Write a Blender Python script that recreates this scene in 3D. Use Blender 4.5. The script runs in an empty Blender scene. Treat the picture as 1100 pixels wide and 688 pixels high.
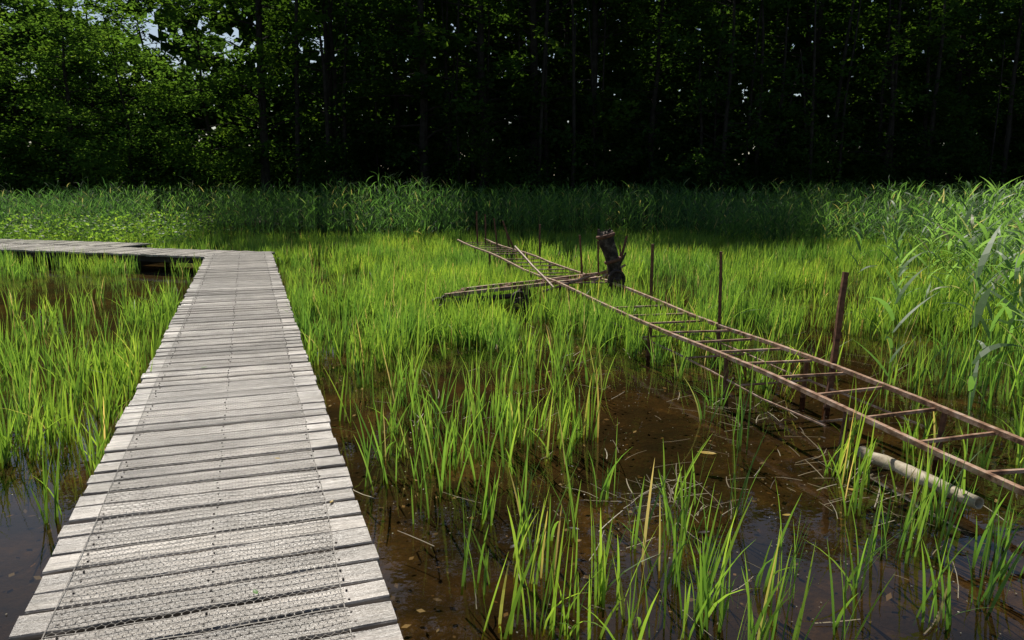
import bpy, math, random
import numpy as np
from mathutils import Vector
random.seed(7); rng=np.random.default_rng(11)
S=bpy.context.scene
S.view_settings.view_transform='Standard'
try: S.view_settings.look='None'
except Exception: pass
S.view_settings.exposure=0

# ---------------------------------------------------------------- helpers
def link(o,parent=None):
    S.collection.objects.link(o)
    if parent: o.parent=parent
    return o
def empty(name,loc=(0,0,0),rz=0):
    e=bpy.data.objects.new(name,None); e.location=loc; e.rotation_euler=(0,0,rz); e.empty_display_size=.3
    return link(e)
def npmesh(name,V,F,mats,rnd=None,t=None,mi=None,smooth=False):
    V=np.asarray(V,dtype=np.float32); F=np.asarray(F,dtype=np.int32)
    me=bpy.data.meshes.new(name)
    me.vertices.add(len(V)); me.vertices.foreach_set('co',V.ravel())
    me.loops.add(F.size); me.loops.foreach_set('vertex_index',F.ravel())
    me.polygons.add(len(F)); me.polygons.foreach_set('loop_start',np.arange(0,F.size,F.shape[1],dtype=np.int32))
    for m in mats: me.materials.append(m)
    if mi is not None: me.polygons.foreach_set('material_index',np.asarray(mi,dtype=np.int32))
    me.update(calc_edges=True)
    me.polygons.foreach_set('use_smooth',np.full(len(F),smooth,dtype=bool))
    for nm,a in (('rnd',rnd),('t',t)):
        if a is not None:
            at=me.attributes.new(nm,'FLOAT','POINT'); at.data.foreach_set('value',np.asarray(a,dtype=np.float32))
    return me
def vnoise(x,y,sc,seed=0):
    x=np.asarray(x)*sc+seed*17.3; y=np.asarray(y)*sc-seed*9.1
    xi=np.floor(x); yi=np.floor(y); fx=x-xi; fy=y-yi
    fx=fx*fx*(3-2*fx); fy=fy*fy*(3-2*fy)
    def h(a,b):
        v=np.sin(a*127.1+b*311.7+seed*3.3)*43758.5453
        return v-np.floor(v)
    return (h(xi,yi)*(1-fx)+h(xi+1,yi)*fx)*(1-fy)+(h(xi,yi+1)*(1-fx)+h(xi+1,yi+1)*fx)*fy
def sstep(a,b,x):
    t=np.clip((x-a)/(b-a),0,1); return t*t*(3-2*t)

def blades(base,D,B,width,side,prof,rnd=None):
    N=len(base); L=len(prof); ts=np.linspace(0,1,L)
    c=base[:,None,:]+D[:,None,:]*ts[None,:,None]+B[:,None,:]*(ts**2)[None,:,None]
    w=width[:,None]*np.asarray(prof)[None,:]*.5
    l=c-side[:,None,:]*w[:,:,None]; r=c+side[:,None,:]*w[:,:,None]
    V=np.stack([l,r],axis=2).reshape(-1,3)
    b=(np.arange(N)*L*2)[:,None]; k=(np.arange(L-1)*2)[None,:]
    a=b+k
    F=np.stack([a,a+1,a+3,a+2],axis=2).reshape(-1,4)
    if rnd is None: rnd=rng.random(N)
    R=np.repeat(rnd,L*2); T=np.tile(np.repeat(ts,2),N)
    return V,F,R,T
def cat(parts):
    V=[];F=[];R=[];T=[];o=0
    for v,f,r,t in parts:
        V.append(v);F.append(f+o);R.append(r);T.append(t);o+=len(v)
    return np.concatenate(V),np.concatenate(F),np.concatenate(R),np.concatenate(T)
def tube(pts,rad,n=8,jit=0.0,rot=0.0,cap=True):
    V=[];F=[];m=len(pts)
    pts=[Vector(p) for p in pts]
    for i,p in enumerate(pts):
        d=(pts[min(i+1,m-1)]-pts[max(i-1,0)]).normalized()
        up=Vector((0,0,1)) if abs(d.z)<.9 else Vector((0,1,0))
        u=d.cross(up).normalized(); v=u.cross(d).normalized()
        for k in range(n):
            a=rot+2*math.pi*k/n; r=rad[i]*(1+random.uniform(-jit,jit))
            V.append(tuple(p+u*math.cos(a)*r+v*math.sin(a)*r))
    for i in range(m-1):
        for k in range(n):
            F.append((i*n+k,i*n+(k+1)%n,(i+1)*n+(k+1)%n,(i+1)*n+k))
    if cap:
        F.append(tuple(range(n))[::-1]); F.append(tuple((m-1)*n+k for k in range(n)))
    return V,F
def join(parts):
    V=[];F=[]
    for v,f in parts:
        o=len(V); V+=list(v); F+=[tuple(i+o for i in q) for q in f]
    return V,F
def pyobj(name,VF,mat,parent=None,smooth=False,bev=0):
    me=bpy.data.meshes.new(name); me.from_pydata(VF[0],[],VF[1]); me.materials.append(mat)
    for p in me.polygons: p.use_smooth=smooth and len(p.vertices)==4
    o=bpy.data.objects.new(name,me); link(o,parent)
    if bev:
        b=o.modifiers.new('b','BEVEL'); b.width=bev; b.segments=2
    return o
def seg(a,b,n,wob):
    a=Vector(a);b=Vector(b)
    return [a.lerp(b,i/n)+(Vector((random.uniform(-wob,wob) for _ in range(3))) if 0<i<n else Vector((0,0,0))) for i in range(n+1)]

# ---------------------------------------------------------------- materials
class NT:
    def __init__(s,name):
        s.m=bpy.data.materials.new(name); s.m.use_nodes=True; s.t=s.m.node_tree; s.t.nodes.clear()
        s.out=s.n('ShaderNodeOutputMaterial')
    def n(s,typ,**kw):
        x=s.t.nodes.new(typ)
        for k,v in kw.items(): setattr(x,k,v)
        return x
    def l(s,a,b): s.t.links.new(a,b)
    def attr(s,name): return s.n('ShaderNodeAttribute',attribute_name=name).outputs['Fac']
    def ramp(s,fac,stops):
        r=s.n('ShaderNodeValToRGB'); e=r.color_ramp.elements
        while len(e)<len(stops): e.new(.5)
        for i,(p,c) in enumerate(stops): e[i].position=p; e[i].color=(*c,1)
        s.l(fac,r.inputs[0]); return r.outputs[0]
    def mix(s,fac,a,b,mode='MIX'):
        m=s.n('ShaderNodeMix',data_type='RGBA',blend_type=mode)
        for sock,v in ((m.inputs[0],fac),(m.inputs[6],a),(m.inputs[7],b)):
            if isinstance(v,(int,float)): sock.default_value=v
            elif isinstance(v,tuple): sock.default_value=(*v,1)
            else: s.l(v,sock)
        return m.outputs[2]
    def noise(s,scale,detail=4,vec=None,rough=.6):
        n=s.n('ShaderNodeTexNoise'); n.inputs['Scale'].default_value=scale; n.inputs['Detail'].default_value=detail; n.inputs['Roughness'].default_value=rough
        if vec is None: vec=s.n('ShaderNodeTexCoord').outputs['Object']
        s.l(vec,n.inputs['Vector']); return n.outputs['Fac']
    def mapping(s,sc,loc=None):
        tc=s.n('ShaderNodeTexCoord'); m=s.n('ShaderNodeMapping'); m.inputs['Scale'].default_value=sc
        s.l(tc.outputs['Object'],m.inputs['Vector'])
        return m.outputs[0]
    def bump(s,h,st,dist=.01):
        b=s.n('ShaderNodeBump'); b.inputs['Strength'].default_value=st; b.inputs['Distance'].default_value=dist; s.l(h,b.inputs['Height']); return b.outputs[0]
    def prin(s,col,rough=.7,normal=None,spec=.5,metal=0):
        p=s.n('ShaderNodeBsdfPrincipled'); p.inputs['Roughness'].default_value=rough; p.inputs['Specular IOR Level'].default_value=spec; p.inputs['Metallic'].default_value=metal
        if isinstance(col,tuple): p.inputs['Base Color'].default_value=(*col,1)
        else: s.l(col,p.inputs['Base Color'])
        if normal is not None: s.l(normal,p.inputs['Normal'])
        return p.outputs[0]
    def done(s,sh): s.l(sh,s.out.inputs[0]); return s.m

def foliage(name,stops,tstops,trcol,trfac,rough=.45,spec=.4,objvar=False,patch=None):
    N=NT(name)
    c=N.ramp(N.attr('rnd'),stops)
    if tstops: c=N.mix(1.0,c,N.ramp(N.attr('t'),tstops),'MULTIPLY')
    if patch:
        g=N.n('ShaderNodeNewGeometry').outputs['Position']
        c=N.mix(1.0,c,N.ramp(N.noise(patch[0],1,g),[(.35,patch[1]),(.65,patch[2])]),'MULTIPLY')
    if objvar:
        oi=N.n('ShaderNodeObjectInfo').outputs['Random']
        c=N.mix(1.0,c,N.ramp(oi,[(0,(.62,.68,.66)),(.5,(1,1,1)),(1,(1.35,1.25,.9))]),'MULTIPLY')
    df=N.n('ShaderNodeBsdfDiffuse'); N.l(c,df.inputs[0]); p=df.outputs[0]
    if spec>0:
        g=N.n('ShaderNodeBsdfGlossy'); g.inputs['Roughness'].default_value=rough; g.inputs[0].default_value=(1,1,1,1)
        m0=N.n('ShaderNodeMixShader'); m0.inputs[0].default_value=.1*spec; N.l(p,m0.inputs[1]); N.l(g.outputs[0],m0.inputs[2]); p=m0.outputs[0]
    tr=N.n('ShaderNodeBsdfTranslucent'); N.l(N.mix(1.0,c,trcol,'MULTIPLY'),tr.inputs[0])
    mx=N.n('ShaderNodeMixShader'); mx.inputs[0].default_value=trfac
    N.l(p,mx.inputs[1]); N.l(tr.outputs[0],mx.inputs[2])
    return N.done(mx.outputs[0])

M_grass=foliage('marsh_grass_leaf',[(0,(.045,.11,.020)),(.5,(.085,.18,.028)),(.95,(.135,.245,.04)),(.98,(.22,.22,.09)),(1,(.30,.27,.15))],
    [(0,(.36,.32,.30)),(.3,(.88,.88,.88)),(1,(1.4,1.3,1.2))],(3.3,2.8,1.7),.55,spec=.6,patch=(.5,(.68,.80,.92),(1.22,1.12,.95)))  # t ramp: brownish blade feet, with shade low in the tufts put into colour
M_reed=foliage('reed_leaf',[(0,(.03,.075,.022)),(.6,(.055,.13,.036)),(.95,(.08,.16,.048)),(1,(.2,.19,.09))],
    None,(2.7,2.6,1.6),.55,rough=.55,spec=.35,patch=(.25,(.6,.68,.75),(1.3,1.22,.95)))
M_reed2=foliage('broad_reed_leaf',[(0,(.07,.15,.035)),(.6,(.115,.22,.055)),(.95,(.15,.26,.08)),(1,(.28,.26,.14))],
    None,(2.6,2.5,1.5),.55,rough=.5,spec=.8)
M_leaf=foliage('tree_leaf',[(0,(.021,.046,.012)),(.6,(.037,.078,.019)),(1,(.062,.11,.027))],None,(2.4,2.4,.95),.45,rough=.5,spec=0,objvar=True)
M_leafL=foliage('sunlit_tree_leaf',[(0,(.035,.078,.019)),(.6,(.06,.125,.027)),(1,(.10,.165,.036))],None,(2.5,2.4,1.1),.5,rough=.5,spec=0,objvar=True)  # lighter leaf for left trees: sunlight on the foliage put into its colour

def wood(name,lo,hi,scale,spec=.4,rough=.55,dirt=.5):
    N=NT(name)
    mp=N.mapping(scale); r=N.attr('rnd')
    mul=N.n('ShaderNodeMath',operation='MULTIPLY'); mul.inputs[1].default_value=37.0; N.l(r,mul.inputs[0])
    ad=N.n('ShaderNodeVectorMath',operation='ADD'); N.l(mp,ad.inputs[0]); N.l(mul.outputs[0],ad.inputs[1])
    g=N.noise(1.0,7,ad.outputs[0],.75)
    c=N.ramp(g,[(.34,lo),(.47,tuple(a*.45+b*.55 for a,b in zip(lo,hi))),(.64,hi)])
    c=N.mix(1.0,c,N.ramp(r,[(0,(.52,.49,.45)),(.5,(.86,.84,.81)),(1,(1.15,1.13,1.1))]),'MULTIPLY')
    c=N.mix(dirt,c,N.ramp(N.noise(1.3,6,rough=.7),[(.40,(.28,.25,.20)),(.60,(1.05,1.05,1.05))]),'MULTIPLY')
    return N.done(N.prin(c,rough,N.bump(g,.8,.008),spec))
M_deck=wood('weathered_planks',(.09,.073,.058),(.55,.495,.435),(1.4,38,30),.9,.34,.78)
M_beam=wood('dark_timber',(.05,.042,.032),(.12,.10,.08),(3,3,3),.3,.7)
def simple(name,stops,scale,rough=.8,bump=.5,spec=.3,metal=0,detail=6,bd=.01):
    N=NT(name); g=N.noise(scale,detail)
    return N.done(N.prin(N.ramp(g,stops),rough,N.bump(g,bump,bd),spec,metal))
M_rust=simple('rusty_steel',[(.32,(.10,.045,.022)),(.45,(.29,.155,.085)),(.56,(.44,.28,.185)),(.70,(.54,.42,.33))],11,.6,.8,.35)
M_stake=simple('rusty_stake',[(.3,(.07,.030,.016)),(.7,(.24,.11,.058))],25,.75,.5)
M_dark=simple('dark_corroded_iron',[(.3,(.022,.015,.011)),(.7,(.10,.062,.042))],18,.7,.7)
M_rot=simple('rotten_wood',[(.3,(.012,.010,.008)),(.5,(.055,.04,.029)),(.7,(.22,.17,.13))],11,.85,1,.2,bd=.03)
M_log=simple('peeled_log',[(.3,(.18,.135,.08)),(.48,(.42,.35,.24)),(.7,(.58,.51,.38))],9,.65,.8,.3,bd=.015)
M_bark=simple('tree_bark',[(.3,(.016,.013,.010)),(.7,(.05,.044,.034))],5,.95,.8,.1,bd=.05)
M_wire=simple('galvanised_wire',[(.3,(.055,.048,.04)),(.7,(.17,.155,.135))],60,.5,.1,.5,.3)
M_nail=simple('nail_steel',[(.3,(.03,.025,.02)),(.7,(.08,.06,.05))],60,.6,.1)
M_straw=foliage('dead_straw',[(0,(.12,.09,.05)),(.6,(.27,.22,.13)),(1,(.42,.37,.25))],None,(1.2,1.2,1),.2)
M_litter=foliage('leaf_litter',[(0,(.025,.016,.009)),(.7,(.075,.046,.023)),(1,(.20,.13,.065))],None,(1,1,1),.1)
M_float=foliage('floating_bits',[(0,(.12,.09,.05)),(.6,(.3,.27,.18)),(.8,(.45,.42,.33)),(1,(.14,.2,.04))],None,(1,1,1),.1)
M_yel=foliage('fallen_leaf_yellow',[(0,(.4,.27,.05)),(1,(.5,.33,.08))],None,(1,1,1),.2)
M_grn=foliage('fallen_leaf_green',[(0,(.07,.18,.02)),(1,(.12,.24,.03))],None,(1,1,1),.2)

N=NT('mud_and_soil')
pos=N.n('ShaderNodeNewGeometry').outputs['Position']
g=N.noise(1.3,8,pos,.68); g2=N.noise(22,5,pos,.65)
c=N.ramp(g,[(.38,(.009,.007,.004)),(.52,(.034,.022,.010)),(.66,(.105,.070,.032))])
c=N.mix(.6,c,N.ramp(g2,[(.35,(.5,.5,.5)),(.62,(1.3,1.25,1.2))]),'MULTIPLY')
M_ground=N.done(N.prin(c,.85,N.bump(g2,.8,.02),.2))
N=NT('marsh_water')
pos=N.n('ShaderNodeNewGeometry').outputs['Position']
bn=N.bump(N.noise(5,3,pos),.06,.02)
fr=N.n('ShaderNodeFresnel'); fr.inputs[0].default_value=1.34; N.l(bn,fr.inputs['Normal'])
tp=N.n('ShaderNodeBsdfTransparent'); tp.inputs[0].default_value=(.74,.63,.41,1)
gl=N.n('ShaderNodeBsdfGlossy'); gl.inputs['Roughness'].default_value=.02; gl.inputs[0].default_value=(1,1,1,1); N.l(bn,gl.inputs['Normal'])
mx=N.n('ShaderNodeMixShader'); N.l(fr.outputs[0],mx.inputs[0]); N.l(tp.outputs[0],mx.inputs[1]); N.l(gl.outputs[0],mx.inputs[2])
M_water=N.done(mx.outputs[0])

# ---------------------------------------------------------------- ground + water
ax=np.concatenate([np.linspace(-400,-70,12),np.linspace(-65,65,66),np.linspace(70,400,12)])
ay=np.concatenate([np.linspace(-400,-40,12),np.linspace(-35,90,126),np.linspace(100,400,12)])
X,Y=np.meshgrid(ax,ay)
edge=38+2*np.sin(X*.13)+1.2*np.sin(X*.31+1)
Z=-.12+.55*sstep(-2,3,Y-edge)+.5*sstep(55,68,np.abs(X))
Z+=np.where(Y-edge>0,.25*(vnoise(X,Y,.3)-.5),.05*(vnoise(X,Y,.9)-.5))
nx,ny=len(ax),len(ay); idx=np.arange(nx*ny).reshape(ny,nx)
F=np.stack([idx[:-1,:-1],idx[:-1,1:],idx[1:,1:],idx[1:,:-1]],-1).reshape(-1,4)
link(bpy.data.objects.new('ground',npmesh('ground',np.stack([X,Y,Z],-1).reshape(-1,3),F,[M_ground],smooth=True)))
pyobj('water',([(-62,-40,0),(62,-40,0),(62,43,0),(-62,43,0)],[(0,1,2,3)]),M_water)

# ---------------------------------------------------------------- boardwalk
def planks(name,L,W,pitch,parent,top=0.0,rag=.012):
    n=int(L/pitch); K=13; V=[];F=[];R=[]
    for i in range(n):
        yc=(i+.5)*pitch; w=pitch-random.uniform(.012,.028); th=.038
        x0=-W/2+random.uniform(-rag,rag); x1=W/2+random.uniform(-rag,rag)
        dz=random.uniform(-.007,.001); tilt=random.uniform(-.004,.004); cup=random.uniform(-.003,.002); sk=random.uniform(-.008,.008); r=random.random(); bow=random.uniform(-.009,.009)
        rl_=random.uniform(-.003,.003)
        o=len(V); cmf=.006
        for k in range(K):
            u=k/(K-1); x=x0+(x1-x0)*u; yy=yc+sk*(u-.5)*2+bow*(u-.5)**2*4
            ja,jb=random.uniform(-.004,.004),random.uniform(-.004,.004)
            z=top+dz+tilt*(u-.5)*2
            for (a,b) in ((-w/2,-th),(-w/2+ja,-cmf-rl_),(-w/2+cmf+ja,-rl_),(0,cup),(w/2-cmf+jb,rl_),(w/2+jb,-cmf+rl_),(w/2,-th)):
                V.append((x,yy+a,z+b)); R.append(r)
        for k in range(K-1):
            for j in range(7):
                F.append((o+k*7+j,o+(k+1)*7+j,o+(k+1)*7+(j+1)%7,o+k*7+(j+1)%7))
        F.append(tuple(o+j for j in range(7))); F.append(tuple(o+(K-1)*7+j for j in range(7))[::-1])
    me=bpy.data.meshes.new(name); me.from_pydata(V,[],F); me.materials.append(M_deck)
    at=me.attributes.new('rnd','FLOAT','POINT'); at.data.foreach_set('value',R); me.update()
    return link(bpy.data.objects.new(name,me),parent),n
def box(x0,x1,y0,y1,z0,z1):
    V=[(x,y,z) for z in (z0,z1) for y in (y0,y1) for x in (x0,x1)]
    return V,[(0,2,3,1),(4,5,7,6),(0,1,5,4),(2,6,7,3),(0,4,6,2),(1,3,7,5)]
def boardwalk(name,loc,ang,L,W,pitch):
    e=empty(name,loc,math.radians(ang))
    _,n=planks('planks',L,W,pitch,e)
    pyobj('stringers',join([box(s*W*.38-.035,s*W*.38+.035,.02,L-.1,-.17,-.052) for s in (-1,0,1)]),M_beam,e,bev=.006)
    P=[]
    y=.6
    while y<L:
        P.append(box(-W/2-.01,W/2+.01,y-.04,y+.04,-.28,-.172))
        for s in (-1,1): P.append(tube([(s*W*.40,y+.1,-.9),(s*W*.40,y+.1,-.06)],[.05,.05],10))
        y+=2.1
    pyobj('piles_and_bearers',join(P),M_beam,e)
    P=[]
    for i in range(n):
        for s in (-1,0,1):
            for q in (-.22,.22):
                x=s*W*.38+random.uniform(-.012,.012); yy=(i+.5+q)*pitch
                P.append(tube([(x,yy,-.015),(x,yy,.002)],[.0045,.0045],6))
    pyobj('nails',join(P),M_nail,e)
    return e
bw=boardwalk('boardwalk',(.284,-1.55,.3),18.8,19.35,1.33,.165)
boardwalk('boardwalk',(-5.43,16.34,.286),72.7,12.5,1.3,.165)
boardwalk('boardwalk',(-9.19,18.73,.292),72.7,8.5,1.0,.165)
def netting(parent,x0,x1,y0,y1,sx=.016,sy=.0135,w=.0023,z=.006):
    nw=int((x1-x0)/sx); ns=int((y1-y0)/sy)
    yy=y0+np.arange(ns+1)*sy
    pat=np.array([-1,-1,1,1])[np.arange(ns+1)%4]
    Vs=[];Fs=[];o=0
    wavy=.010*np.sin(yy*1.3)+.006*np.sin(yy*3.7+1)
    for i in range(nw+1):
        s=1 if i%2 else -1
        x=x0+i*sx+s*pat*sx*.47+wavy*(.4+.6*i/nw)
        if i in (0,nw): x=np.full_like(x,x0+i*sx)+wavy*(.4+.6*i/nw)
        ww=w*(1.8 if i in (0,nw) else 1)
        zz=z+.003*vnoise(np.full_like(yy,x0+i*sx),yy,9)
        Vs.append(np.stack([np.stack([x-ww/2,yy,zz],-1),np.stack([x+ww/2,yy,zz],-1)],1).reshape(-1,3))
        a=np.arange(ns)*2+o; Fs.append(np.stack([a,a+1,a+3,a+2],-1)); o+=2*(ns+1)
    xs=np.linspace(x0,x1,28)
    for j in range(0,int((y1-y0)/.045)):
        yc=y0+.02+j*.045+.005*np.sin(xs*23+j)+.012*vnoise(xs*3,np.full_like(xs,j*.37),2)
        zz=np.full_like(xs,z+.004)
        Vs.append(np.stack([np.stack([xs,yc-w*1.1,zz],-1),np.stack([xs,yc+w*1.1,zz],-1)],1).reshape(-1,3))
        a=np.arange(27)*2+o; Fs.append(np.stack([a,a+2,a+3,a+1],-1)); o+=56
    me=npmesh('wire_netting',np.concatenate(Vs),np.concatenate(Fs),[M_wire])
    link(bpy.data.objects.new('wire_netting',me),parent)
netting(bw,-.54,.50,1.5,9.2,z=.003)
netting(bw,-.53,.51,9.12,19.2,sx=.022,sy=.02,w=.0028,z=.008)

# ---------------------------------------------------------------- narrow rusty track frame
tr=empty('rusty_rail_frame')
lowr=[(3.35,.6),(2.6,3.67),(1.48,8.14),(.79,10.9),(-.32,15.3),(-1.43,19.75)]
gw=[.60,.62,.72,.78,.74,.68]
upr=[(x+g*.97,y+g*.24) for (x,y),g in zip(lowr,gw)]
def rl(pl,y):
    for (a,b),(c,d) in zip(pl,pl[1:]):
        if y<=d or (c,d)==pl[-1]:
            return a+(c-a)*(y-b)/(d-b)
def hz(y): return .35+.016*math.sin(y*1.3)
def railpts(pl,dz=0):
    P=[];y=pl[0][1]
    while y<pl[-1][1]:
        P.append((rl(pl,y)+random.uniform(-.012,.012),y,hz(y)+dz+random.uniform(-.006,.006))); y+=.9
    return P
for nm,pl in (('near_rail',lowr),('far_rail',upr)):
    p=railpts(pl)
    pyobj(nm,tube(p,[.025]*len(p),4,.04,math.pi/4),M_rust,tr,bev=.003)
P=[]; y=1.0
while y<19.3:
    a=(rl(lowr,y),y,hz(y)-.012); yy=y+.17+random.uniform(-.06,.06); b=(rl(upr,yy),yy,hz(yy)-.012-random.uniform(0,.015))
    if random.random()>.08: P.append(tube([a,b],[.014,.014],4,.1,math.pi/4))
    y+=.5+random.uniform(-.06,.06)
pyobj('rungs',join(P),M_rust,tr)
P=[]
for pl in (lowr,upr):
    y=1.9
    while y<19.5:
        x=rl(pl,y); P.append(tube([(x+random.uniform(-.05,.05),y+random.uniform(-.05,.05),-.25),(x,y,hz(y)-.01)],[.025,.021],6,.1)); y+=1.55
pyobj('legs',join(P),M_stake,tr)
P=[]
for pl in (lowr,upr):
    p=[(rl(pl,y)+random.uniform(-.02,.02),y,.16+random.uniform(-.02,.02)) for y in np.arange(5.2,9.8,.8)]; P.append(tube(p,[.010]*len(p),5,.1))
for y in np.arange(5.3,9.2,1.0): P.append(tube([(rl(lowr,y),y,.17),(rl(upr,y+.17),y+.17,.17)],[.011,.011],5))
pyobj('lower_chord',join(P),M_rust,tr)

cf=empty('rusty_cross_frame')
pyobj('beam_1',tube(seg((-.95,10.75,.26),(1.62,12.05,.37),5,.006),[.034]*6,4,0,math.pi/4),M_rust,cf)
pyobj('beam_2',tube(seg((-.75,11.25,.27),(1.75,12.5,.39),5,.006),[.03]*6,4,0,math.pi/4),M_rust,cf)
P=[]
for u in (.03,.3,.52,.75): 
    P.append(tube([(-.95+2.57*u,10.75+1.3*u,.27+.11*u),(-.75+2.5*u,11.25+1.25*u,.28+.11*u)],[.022,.022],4))
for u in (.1,.45,.7): P.append(tube([(-.95+2.57*u,10.75+1.3*u,-.2),(-.95+2.57*u,10.75+1.3*u,.3)],[.035,.03],6,.15))
pyobj('crossbars_and_legs',join(P),M_rust,cf)
pyobj('brace_1',tube(seg((.45,11.0,.28),(1.62,11.9,.52),4,.006),[.02]*5,5,.1),M_rust,cf)
pyobj('brace_2',tube(seg((.62,11.2,.30),(.05,12.7,.78),4,.006),[.018]*5,5,.1),M_rust,cf)
pyobj('brace_4',tube(seg((1.2,11.5,.34),(1.72,11.6,.60),4,.006),[.018]*5,5,.1),M_rust,cf)
def ring(c,axis,R,r,n=22,m=8):
    a=Vector(axis).normalized(); u=a.cross(Vector((0,0,1)))
    u=u.normalized() if u.length>.01 else Vector((1,0,0)); v=a.cross(u)
    V=[];F=[]
    for i in range(n):
        t=2*math.pi*i/n; d=u*math.cos(t)+v*math.sin(t)
        for j in range(m):
            s=2*math.pi*j/m; V.append(tuple(Vector(c)+d*(R+r*math.cos(s))+a*r*1.3*math.sin(s)))
    for i in range(n):
        for j in range(m): F.append((i*m+j,((i+1)%n)*m+j,((i+1)%n)*m+(j+1)%m,i*m+(j+1)%m))
    return V,F
def wheel(name,c,axis,R,parent):
    a=Vector(axis).normalized(); u=a.cross(Vector((0,0,1))).normalized(); v=a.cross(u); c=Vector(c)
    P=[ring(c,axis,R,R*.2),tube([c-a*.06,c+a*.06],[R*.3,R*.3],10)]
    for k in range(4):
        d=u*math.cos(k*math.pi/2+.4)+v*math.sin(k*math.pi/2+.4); P.append(tube([c,c+d*R],[R*.12,R*.1],5))
    pyobj(name,join(P),M_dark,parent,smooth=True)
wheel('wheel_1',(-1.02,10.52,.12),(.6,-1,.15),.125,cf)
wheel('wheel_2',(-.92,10.80,.12),(.6,-1,.1),.125,cf)
wheel('wheel_3',(.10,11.05,.14),(.6,-1,.1),.12,cf)
wheel('wheel_4',(.18,11.35,.15),(.6,-1,.1),.12,cf)
pyobj('axles',join([tube([(-1.06,10.40,.13),(-.86,10.95,.13)],[.03,.03],8),tube([(.07,10.95,.15),(.2,11.5,.16)],[.03,.03],8)]),M_dark,cf)
pyobj('drawbar',tube(seg((-1.0,10.66,.17),(.14,11.2,.2),4,.006),[.04]*5,6,.08),M_dark,cf)

def hollow(name,a,b,r,mat,thick=.35,n=18,sg=7,parent=None):
    pts=seg(a,b,sg,r*.2); rr=[r*random.uniform(.82,1.1) for _ in pts]
    V1,F1=tube(pts,rr,n,.10,cap=False); V2,F2=tube(pts,[q*(1-thick) for q in rr],n,.1,cap=False)
    V,F=join([(V1,F1),(V2,[f[::-1] for f in F2])]); o=len(V1)
    for base in (0,sg*n):
        for k in range(n):
            F.append((base+k,base+(k+1)%n,o+base+(k+1)%n,o+base+k))
    return pyobj(name,(V,F),mat,parent,smooth=True)
sp=empty('mooring_post')
pts=[(1.70,11.55,-.3),(1.62,11.52,.15),(1.57,11.5,.45),(1.49,11.47,.75),(1.42,11.45,.95),(1.38,11.44,1.10)]
pyobj('post',tube(pts,[.13,.115,.10,.105,.115,.11],18,.12),M_rot,sp,smooth=True)
P=[]
for k in range(11):
    a=k*.6; x=1.38+.085*math.cos(a); y=11.44+.085*math.sin(a)
    P.append(tube([(x,y,1.0),(x-.015,y,1.09+random.uniform(.0,.07))],[.035,.014],5,.2))
pyobj('splintered_head',join(P),M_rot,sp)
P=[ring((1.51,11.47,.68),(-.35,0,1),.115,.02),ring((1.39,11.44,1.05),(-.25,0,1),.125,.022)]
pyobj('iron_bands',join(P),M_stake,sp,smooth=True)
wheel('winch_wheel',(1.55,11.30,.42),(.3,-1,.1),.12,sp)
pyobj('winch_bracket',join([tube([(1.55,11.15,.42),(1.6,11.5,.42)],[.03,.03],8),tube([(1.45,11.35,.3),(1.70,11.45,.80)],[.018,.018],4)]),M_dark,sp)
lg=hollow('peeled_log',(2.40,5.02,.05),(2.64,4.08,.09),.042,M_log,.25,16,9)

stakes=[((2.62,6.2),(2.73,6.25),1.14,.027,4),((2.25,8.1),(2.21,8.12),1.13,.017,6),((1.84,10.),(1.83,10.),1.05,.021,6),
((1.18,12.4),(1.09,12.4),.99,.017,6),((1.38,12.1),(1.36,12.15),.92,.014,6),((.58,15.9),(.575,15.9),.95,.02,6),
((.27,16.9),(-.2,16.9),.97,.018,6),((-.84,18.9),(-.86,18.9),1.08,.02,6),((-.62,18.4),(-.64,18.5),1.04,.018,6),
((-.26,18.),(-.42,18.),.97,.018,6),((1.46,11.75),(1.76,11.8),1.02,.02,6),((1.86,12.7),(1.8,12.8),.8,.015,6),((.05,17.6),(-.15,17.7),.8,.016,6)]
for b,t,h,r,n in stakes:
    pyobj('rusty_stake',tube(seg((b[0],b[1],-.3),(t[0],t[1],h),5,.008),[r*1.1]*5+[r],n,.08,math.pi/4),M_stake)

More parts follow.
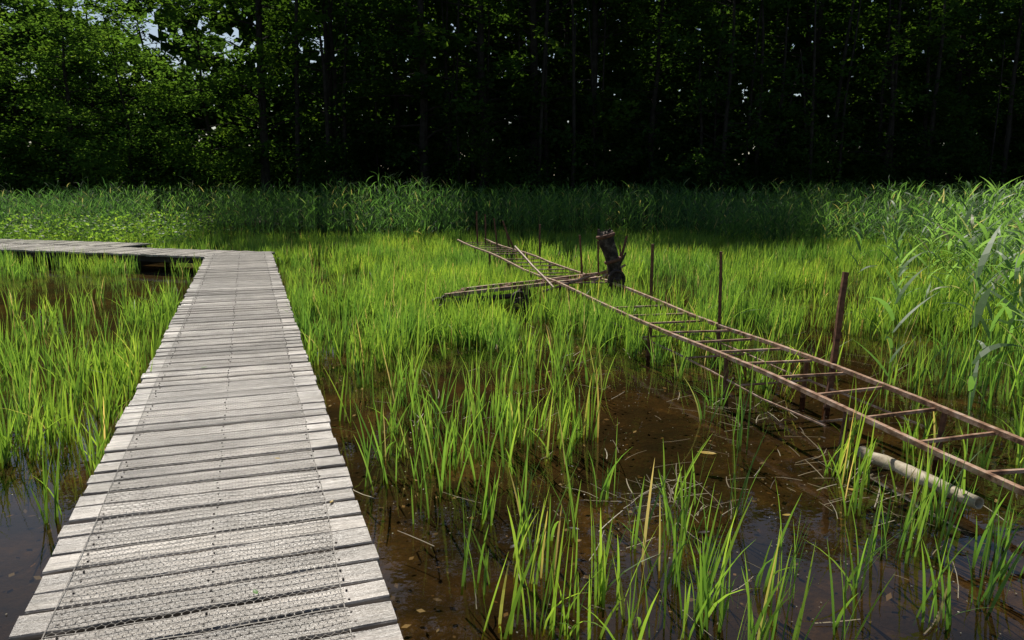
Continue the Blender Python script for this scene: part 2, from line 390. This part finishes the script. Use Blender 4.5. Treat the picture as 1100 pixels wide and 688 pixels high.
# ---------------------------------------------------------------- marsh grass
dx,dy=-.3224,.9466; nxx,nyy=.9466,.3224
def deckdist(x,y): return (x+1.006)*nxx+(y-2.236)*nyy
def decks(x,y):
    s=(x+1.006)*dx+(y-2.236)*dy
    m=(np.abs(deckdist(x,y))<.75)&(s<15.5)
    sa=(x+5.43)*-.955+(y-16.34)*.297; pa=(x+5.43)*.297+(y-16.34)*.955
    m|=(sa>-.5)&(pa>-.85)&(pa<.8)
    m|=(sa>4)&(pa>-.7)&(pa<1.8)
    return m
def density(x,y):
    dd=deckdist(x,y); right=dd>0
    n1=vnoise(x,y,.8,1); n2=vnoise(x,y,1.9,2); n3=vnoise(x,y,.55,5)
    trackx=2.6-.2506*(y-3.67)
    far=sstep(6.6,9.8,y+1.8*(n1-.5)+.3*np.clip(x-trackx,0,3))
    r=.045+.85*far
    r=np.maximum(r,.55*sstep(4.2,5.6,y)*(1-sstep(.9,1.9,dd)))
    r=np.maximum(r,.20*sstep(4.2,5.2,y)*(1-sstep(2.0,2.9,dd)))
    r=np.maximum(r,.55*sstep(.6,1.9,x-trackx)*sstep(3,5,y))
    r=np.maximum(r,.20*(1-sstep(3.2,4.3,y))*sstep(1.1,1.6,dd))
    r*=.14+1.15*sstep(.34,.68,n2)
    mid=(y>7)&(y<17)
    r=np.where(mid,r*(.25+.9*sstep(.33,.62,n3+ .25*sstep(11,17,y))),r)
    r*=.92
    l=.60*sstep(3.7,5.1,y)*(.12+1.05*sstep(.3,.67,n2))
    hole=np.exp(-(((x+7.6)/3.0)**2+((y-12.3)/3.0)**2)); l*=1-.95*sstep(.2,.6,hole)
    hole2=np.exp(-(((x+4.6)/1.2)**2+((y-8.6)/1.2)**2)); l*=1-.8*hole2
    d=np.where(right,r,l)
    return np.where(decks(x,y),0,d)
n=34000
yy=2.6+ (rng.random(n)**.62)*(24.5-2.6); xx=(rng.random(n)*2-1)*(.74*yy+1.5)
keep=rng.random(n)<density(xx,yy)
xx,yy=xx[keep],yy[keep]
man=np.array([(-.40,4.43),(.09,3.52),(.02,3.65),(.35,3.82),(.42,3.18),(.59,2.96),(.88,3.18),(-.02,2.96),(.94,4.29),(1.13,3.03),(1.42,2.96),(1.86,3.03),(2.15,3.18),
 (1.84,3.61),(-.76,4.57),(.375,4.89),(-.375,4.89),(.2,3.3),(.7,3.5),(1.0,3.6),(.15,3.0),(1.6,3.3),(2.3,3.5),(.5,4.3),(-.1,4.1),(.3,2.9),(.75,2.9),(1.25,3.25),(-.6,5.2),(.05,5.5),(1.3,4.1),(1.0,2.85),(-.15,3.3),
 (-.2,4.6),(-.05,4.9),(2.0,4.2),(2.15,4.5),(-.55,4.8),(-.9,5.0),(-.7,5.5),(.6,5.4),(2.35,4.0)])
man=np.concatenate([man,man+rng.normal(0,.08,man.shape)])
xx=np.concatenate([xx,man[:,0]]); yy=np.concatenate([yy,man[:,1]]); 
nc=len(xx); nb=rng.integers(4,12,nc)
nb[-len(man):]=rng.integers(3,7,len(man))
ci=np.repeat(np.arange(nc),nb); N_=len(ci)
ch=.38+.18*vnoise(xx,yy,.7,3)+rng.normal(0,.06,nc); ch[-len(man):]=.42+.18*rng.random(len(man))
ch=np.where(yy>13,ch*.82,ch)
bx=xx[ci]+rng.normal(0,.035,N_); by=yy[ci]+rng.normal(0,.035,N_)
h=ch[ci]*rng.uniform(.5,1.15,N_)
az=rng.random(N_)*2*np.pi; lean=np.abs(rng.normal(0,.13,N_)); bend=np.abs(rng.normal(0,.13,N_))+np.where(rng.random(N_)<.06,.5,0)
wind=np.array([.05,-.03])
ld=np.stack([np.cos(az),np.sin(az)],-1)
D=np.concatenate([(ld*lean[:,None]+wind)*h[:,None],(h*1.02)[:,None]],1)
B=np.concatenate([ld*(bend*h)[:,None],(-.5*bend*h)[:,None]],1)
fa=rng.random(N_)*np.pi; side=np.stack([np.cos(fa),np.sin(fa),np.zeros(N_)],-1)
W=rng.uniform(.007,.016,N_)
base=np.stack([bx,by,np.full(N_,-.04)],-1)
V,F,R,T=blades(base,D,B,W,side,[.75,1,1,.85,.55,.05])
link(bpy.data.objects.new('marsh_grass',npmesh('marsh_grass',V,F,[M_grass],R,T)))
print('grass blades',N_)

# ---------------------------------------------------------------- reeds
def reeds(name,x,y,hh,nleaf,lw,ll,mat,sw=.008):
    n=len(x); rr=rng.random(n); parts=[]
    la=rng.random(n)*2*np.pi; lam=np.abs(rng.normal(0,.06,n))
    Dst=np.stack([np.cos(la)*lam*hh,np.sin(la)*lam*hh,hh],-1)
    base=np.stack([x,y,np.full(n,-.05)],-1)
    fa=rng.random(n)*np.pi; side=np.stack([np.cos(fa),np.sin(fa),np.zeros(n)],-1)
    parts.append(blades(base,Dst,Dst*0,np.full(n,sw),side,[1,.8,.4],rr*.9))
    az0=rng.random(n)*2*np.pi
    for k in range(nleaf):
        u=.22+.76*(k+.3*rng.random(n))/nleaf
        b=base+Dst*u[:,None]
        az=az0+k*np.pi+rng.normal(0,.5,n)
        L=ll*rng.uniform(.7,1.15,n)*(1-.35*np.abs(u-.6))
        out=rng.uniform(.3,.7,n); 
        o=np.stack([np.cos(az),np.sin(az)],-1)
        D=np.concatenate([o*(out*L)[:,None],(L*.85)[:,None]],1)
        dr=rng.uniform(.05,.6,n)
        B=np.concatenate([o*(.25*L)[:,None],(-dr*L)[:,None]],1)
        tw=rng.normal(0,.5,n)
        sd=np.stack([-np.sin(az),np.cos(az),tw],-1); sd/=np.linalg.norm(sd,axis=1)[:,None]
        parts.append(blades(b,D,B,lw*rng.uniform(.7,1.2,n),sd,[.6,.95,1,.75,.4,.05],np.clip(rr+rng.normal(0,.1,n),0,1)))
    V,F,R,T=cat(parts)
    link(bpy.data.objects.new(name,npmesh(name,V,F,[mat],R,T)))
n=12000
ry=20+rng.random(n)**1.4*19; rx=(rng.random(n)*2-1)*(.75*ry+3)
front=22.2+.9*np.sin(rx*.5)+.7*np.sin(rx*1.3+2)-1.8*sstep(1.5,5,rx)-5*sstep(8,15,rx)+.6*sstep(-8,-14,rx)
k=(ry>front)&~decks(rx,ry)&(rng.random(n)<.25+1.1*vnoise(rx,ry,.5,8))
rx,ry=rx[k],ry[k]
hh=.95+.95*vnoise(rx,ry,.5,9)+rng.normal(0,.17,len(rx))
hh+=.25*np.exp(-((rx+2)/3.5)**2)*(ry<26)
hh=np.where(rx<-9,hh*.9,hh)
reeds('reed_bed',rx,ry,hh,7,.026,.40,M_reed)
n=1500
ry=4.6+rng.random(n)*15.4; rx=3.0+rng.random(n)**.9*(.48*ry+3)
lim=3.75+.43*(ry-5.6)+.6*np.sin(ry*1.7)
pr=sstep(0,1.6,rx-lim)*.75+.06*(rx>lim-1.2)
k=rng.random(n)<pr; rx,ry=rx[k],ry[k]
hh=.8+.8*rng.random(len(rx))+.3*sstep(4.5,7,rx)
reeds('reed_clump',rx,ry,hh,8,.046,.52,M_reed2,.011)
print('near reeds',len(rx))

def leafquads(C,s,spread,asp=.5,nrm=None):
    m=len(C)
    nrm=rng.normal(0,spread,(m,3)) if nrm is None else nrm+rng.normal(0,spread,(m,3))
    nrm[:,2]+=1; nrm/=np.linalg.norm(nrm,axis=1)[:,None]
    u=np.cross(nrm,rng.normal(0,1,(m,3))); u/=np.linalg.norm(u,axis=1)[:,None]; v=np.cross(nrm,u)
    s=s[:,None]
    V=np.stack([C+u*s,C+v*s*asp,C-u*s*.9,C-v*s*asp],1).reshape(-1,3)
    F=np.arange(4*m).reshape(-1,4)
    return V,F
def herb(name,n,xf,yf,h0,h1,mat,cl=14):
    x=xf(n); y=yf(n); k=~decks(x,y); x,y=x[k],y[k]; n=len(x)
    C=np.repeat(np.stack([x,y,np.zeros(n)],-1),cl,axis=0); m=len(C)
    C[:,0]+=rng.normal(0,.22,m); C[:,1]+=rng.normal(0,.22,m); C[:,2]=np.repeat(rng.uniform(h0,h1,n),cl)*rng.random(m)**.6
    V,F=leafquads(C,rng.uniform(.03,.07,m),.7)
    link(bpy.data.objects.new(name,npmesh(name,V,F,[mat],np.repeat(rng.random(m)*.9,4),np.zeros(m*4)+.6)))
herb('waterside_herbs',1300,lambda n:-24+rng.random(n)*15,lambda n:20.2+rng.random(n)*5,.3,1.0,M_grass)
herb('waterside_herbs',2400,lambda n:-34+rng.random(n)*68,lambda n:37+rng.random(n)*5,.4,1.5,M_leaf,12)

# ---------------------------------------------------------------- debris
n=300
a=rng.random(n)*np.pi; L=rng.uniform(.05,.30,n)
cx=np.concatenate([rng.normal(.95,.22,45),rng.normal(2.1,.3,45),rng.normal(1.9,.3,35),rng.uniform(-1,4,n-125)])
cy=np.concatenate([rng.normal(4.3,.17,45),rng.normal(4.6,.3,45),rng.normal(6,.3,35),rng.uniform(2.8,12,n-125)])
k=~decks(cx,cy)
D=np.stack([np.cos(a)*L,np.sin(a)*L,rng.uniform(-.01,.05,n)],-1); side=np.stack([-np.sin(a),np.cos(a),np.zeros(n)],-1)
V,F,R,T=blades(np.stack([cx,cy,np.full(n,.008)],-1)[k],D[k],(np.stack([-D[:,1],D[:,0],D[:,2]*0],-1)*rng.normal(0,.2,n)[:,None])[k],rng.uniform(.003,.007,n)[k],side[k],[1,1,1,.7])
link(bpy.data.objects.new('dead_straw',npmesh('dead_straw',V,F,[M_straw],R,T)))
n=3800
x=rng.uniform(-4,5,n); y=rng.uniform(2.6,12,n); w=rng.random(n)<.3+.7*sstep(.4,.6,vnoise(x,y,1.5,12)); k=~decks(x,y)&w; x,y=x[k],y[k]
V,F=leafquads(np.stack([x,y,np.full(len(x),.005)],-1),rng.uniform(.002,.007,len(x)),.05,.8)
link(bpy.data.objects.new('floating_debris',npmesh('floating_debris',V,F,[M_float],np.repeat(rng.random(len(x)),4),np.zeros(len(V)))))
n=7000
x=rng.uniform(-5,6,n); y=rng.uniform(2.4,13,n)
V,F=leafquads(np.stack([x,y,-.085+.03*rng.random(n)],-1),rng.uniform(.008,.028,n),.3,.55)
link(bpy.data.objects.new('leaf_litter',npmesh('leaf_litter',V,F,[M_litter],np.repeat(rng.random(n),4),np.zeros(len(V)))))
def leaflet(name,p,s,rz,mat):
    V=[];F=[]
    prof=[(0,-1),(.3,-.6),(.42,-.1),(.36,.35),(.16,.75),(0,1)]
    for i,(w,t) in enumerate(prof): 
        for q in (-1,0,1): V.append((q*w*s,t*s,.25*s*abs(q)*w+.12*s*t*t))
    for i in range(5):
        for q in (0,1): F.append((i*3+q,i*3+q+1,i*3+q+4,i*3+q+3))
    o=pyobj(name,(V,F),mat,smooth=True); o.location=p; o.rotation_euler=(0,0,rz)
leaflet('fallen_leaf',(1.36,5.1,.006),.07,1.2,M_yel)
leaflet('fallen_leaf',(-1.0,2.75,.311),.022,.6,M_grn)
leaflet('fallen_leaf',(-2.62,6.35,.311),.03,2.2,M_grn)
leaflet('fallen_leaf',(-1.35,4.2,.311),.02,1.2,M_yel)
leaflet('fallen_leaf',(-.9,3.6,.311),.018,2.9,M_yel)
for i in range(14):
    leaflet('fallen_leaf',(random.uniform(-.5,3),random.uniform(3,8),.007),random.uniform(.02,.04),random.random()*6,random.choice([M_yel,M_litter,M_litter]))

# ---------------------------------------------------------------- forest
def tree_mesh(name,H,R0,zmin,crown,nbr,spl,leaf,lm,pw=1.25):
    parts=[]; C=[]; U=[]
    lx,ly=random.uniform(-.9,.9),random.uniform(-.9,.9)
    tp=[(lx*(i/8)**2+random.uniform(-.12,.12),ly*(i/8)**2+random.uniform(-.12,.12),-.3+H*i/8) for i in range(9)]
    parts.append(tube(tp,[R0*(1.25 if i==0 else 1)*(1-i/8.6) for i in range(9)],9,.06,cap=False))
    for b in range(nbr):
        u=((b+random.random())/nbr)**pw; z=zmin+(H-zmin)*u*.97
        i=min(7,int(z/H*8)); p0=Vector(tp[i]).lerp(Vector(tp[i+1]),min(1,max(0,z/H*8-i))); p0.z=z
        Lb=crown*(math.sin(math.pi*min(1,.25+u*.75))**.6+.12)*random.uniform(.55,1.15)
        az=random.random()*6.283; up=random.uniform(-.05,.55)
        d=Vector((math.cos(az),math.sin(az),up)).normalized()
        dr=random.uniform(.05,.2)
        pts=[p0+d*Lb*t+Vector((0,0,-dr*Lb*t*t))+Vector((random.uniform(-.1,.1),random.uniform(-.1,.1),random.uniform(-.08,.08)))*(t>0) for t in (0,.25,.5,.75,1)]
        r=R0*.26*(1-u*.6)
        parts.append(tube(pts,[r,r*.75,r*.5,r*.32,r*.12],4,.05,cap=False))
        for s in range(5):
            t=.35+.7*(s+random.random())/5; q=p0+d*Lb*t+Vector((0,0,-dr*Lb*t*t))
            q+=Vector((random.gauss(0,.4),random.gauss(0,.4),random.gauss(0,.3)))
            sr=random.uniform(.45,1.0); nn=(random.gauss(0,.3),random.gauss(0,.3))
            m=int(spl*random.uniform(.5,1.4)*sr)
            th=rng.random(m)*6.283; rr=sr*np.sqrt(rng.random(m))
            px=rr*np.cos(th); py=rr*np.sin(th)
            C.append(np.stack([q.x+px,q.y+py,q.z+nn[0]*px+nn[1]*py+rng.normal(0,.12,m)-.2*rr**2],-1))
            U.append(np.clip(np.full(m,random.random())*.6+rng.random(m)*.4,0,1))
    V,F=join(parts); F=np.array(F); V=np.array(V); C=np.concatenate(C); U=np.concatenate(U)
    LV,LF=leafquads(C,rng.uniform(leaf*.6,leaf*1.2,len(C)),.5,.55)
    return npmesh(name,np.concatenate([V,LV]),np.concatenate([F,LF+len(V)]),[M_bark,lm],
        np.concatenate([np.zeros(len(V)),np.repeat(U,4)]),None,np.concatenate([np.zeros(len(F)),np.ones(len(LF))]),False)
edge_t=[tree_mesh('edge_tree_mesh',random.uniform(15,18),random.uniform(.14,.22),1.2,4.0,46,42,.155,M_leaf) for _ in range(4)]
tall_t=[tree_mesh('tall_tree_mesh',random.uniform(27,29),random.uniform(.22,.3),2.0,4.2,70,46,.18,M_leaf,1.0) for _ in range(2)]
left_t=[tree_mesh('left_tree_mesh',random.uniform(11,14),random.uniform(.10,.16),1.0,3.6,42,44,.13,M_leafL) for _ in range(3)]
deep_t=[tree_mesh('deep_tree_mesh',random.uniform(19,23),random.uniform(.2,.3),3.5,4.0,34,36,.21,M_leaf) for _ in range(3)]
shrub=[tree_mesh('shrub_mesh',random.uniform(3.5,5),.05,.2,2.0,18,44,.12,m) for m in (M_leaf,M_leaf,M_leafL)]
forest=empty('forest')
def put(me,x,y,sc,name,z=.3,sz=1):
    o=bpy.data.objects.new(name,me); link(o,forest); o.location=(x,y,z); o.rotation_euler=(0,0,random.random()*6.283); o.scale=(sc,sc,sc*sz*random.uniform(.93,1.07))
for row,(Y0,sp_) in enumerate([(41,3.9),(45,4.6),(50,5.0)]):
    x=-(.72*Y0+6)
    while x<.72*Y0+6:
        x_=x+random.uniform(-1.0,1.0)
        left=x_<-11
        tall=(-4.5<x_<5.5) or (-15.5<x_<-12)
        if row==0: ms=tall_t if tall else (left_t if left and random.random()<.7 else edge_t)
        elif row==1: ms=(left_t+edge_t) if left else edge_t+deep_t
        else: ms=edge_t if left else deep_t
        skip=(left and row>0 and (-19<x_<-15 or random.random()<.25))
        if not skip: put(random.choice(ms),x_,Y0+random.uniform(-1.5,1.5),random.uniform(.9,1.1),'tree',sz=(.88 if left and not tall else 1))
        x+=sp_ if not (tall and row==0) else 3.0
for i in range(44):
    x=-36+i*1.7+random.uniform(-.8,.8)
    put(random.choice(shrub if x<-8 else shrub[:2]),x,39.4+random.uniform(-1.0,3),random.uniform(.6,1.1),'shrub',.1)
# bare understorey stems standing in front of the dark interior
P=[]
for i in range(34):
    x=random.uniform(-12,30); y=random.uniform(39,42.5); lx=random.uniform(-.8,.8); H=random.uniform(8,14); r=random.uniform(.05,.15)
    P.append(tube([(x+lx*t*t+random.uniform(-.08,.08),y,.1+H*t) for t in (0,.25,.5,.75,1)],[r,r*.9,r*.75,r*.6,r*.3],7,.08))
pyobj('understorey_trunks',join(P),M_bark,forest,smooth=True)
n=66000
C=np.stack([rng.uniform(-62,62,n),rng.uniform(56,64,n),rng.random(n)**1.35*24],-1)
gap=(vnoise(C[:,0],C[:,2],.35,21)>.60)&(C[:,2]>9)&(C[:,0]<-9)
C=C[~gap]; n=len(C)
V,F=leafquads(C,rng.uniform(.35,.75,n),1.3,.7)
link(bpy.data.objects.new('background_woodland',npmesh('background_woodland',V,F,[M_leaf],np.repeat(rng.random(n)*.5,4),None)))

# ---------------------------------------------------------------- light, camera
az,el=math.radians(-18),math.radians(51)
w=bpy.data.worlds.new('World'); S.world=w; w.use_nodes=True
bg=w.node_tree.nodes['Background']; sky=w.node_tree.nodes.new('ShaderNodeTexSky'); sky.sky_type='NISHITA'; sky.sun_disc=False
sky.sun_elevation=el; sky.sun_rotation=az
w.node_tree.links.new(sky.outputs[0],bg.inputs[0]); bg.inputs[1].default_value=.08
sd=bpy.data.lights.new('sun','SUN'); sd.energy=5; sd.angle=math.radians(.5); sd.color=(1,.95,.86)
so=link(bpy.data.objects.new('sun',sd)); d=Vector((math.sin(az)*math.cos(el),math.cos(az)*math.cos(el),math.sin(el)))
so.rotation_euler=(-d).to_track_quat('-Z','Y').to_euler(); so.location=(0,20,40)
cam=bpy.data.cameras.new('camera'); cam.lens=27; cam.sensor_width=36; cam.clip_end=1000; cam.clip_start=.05
co=link(bpy.data.objects.new('camera',cam)); co.location=(0,0,1.9); co.rotation_euler=(math.radians(90-10.506),0,0)
S.camera=co
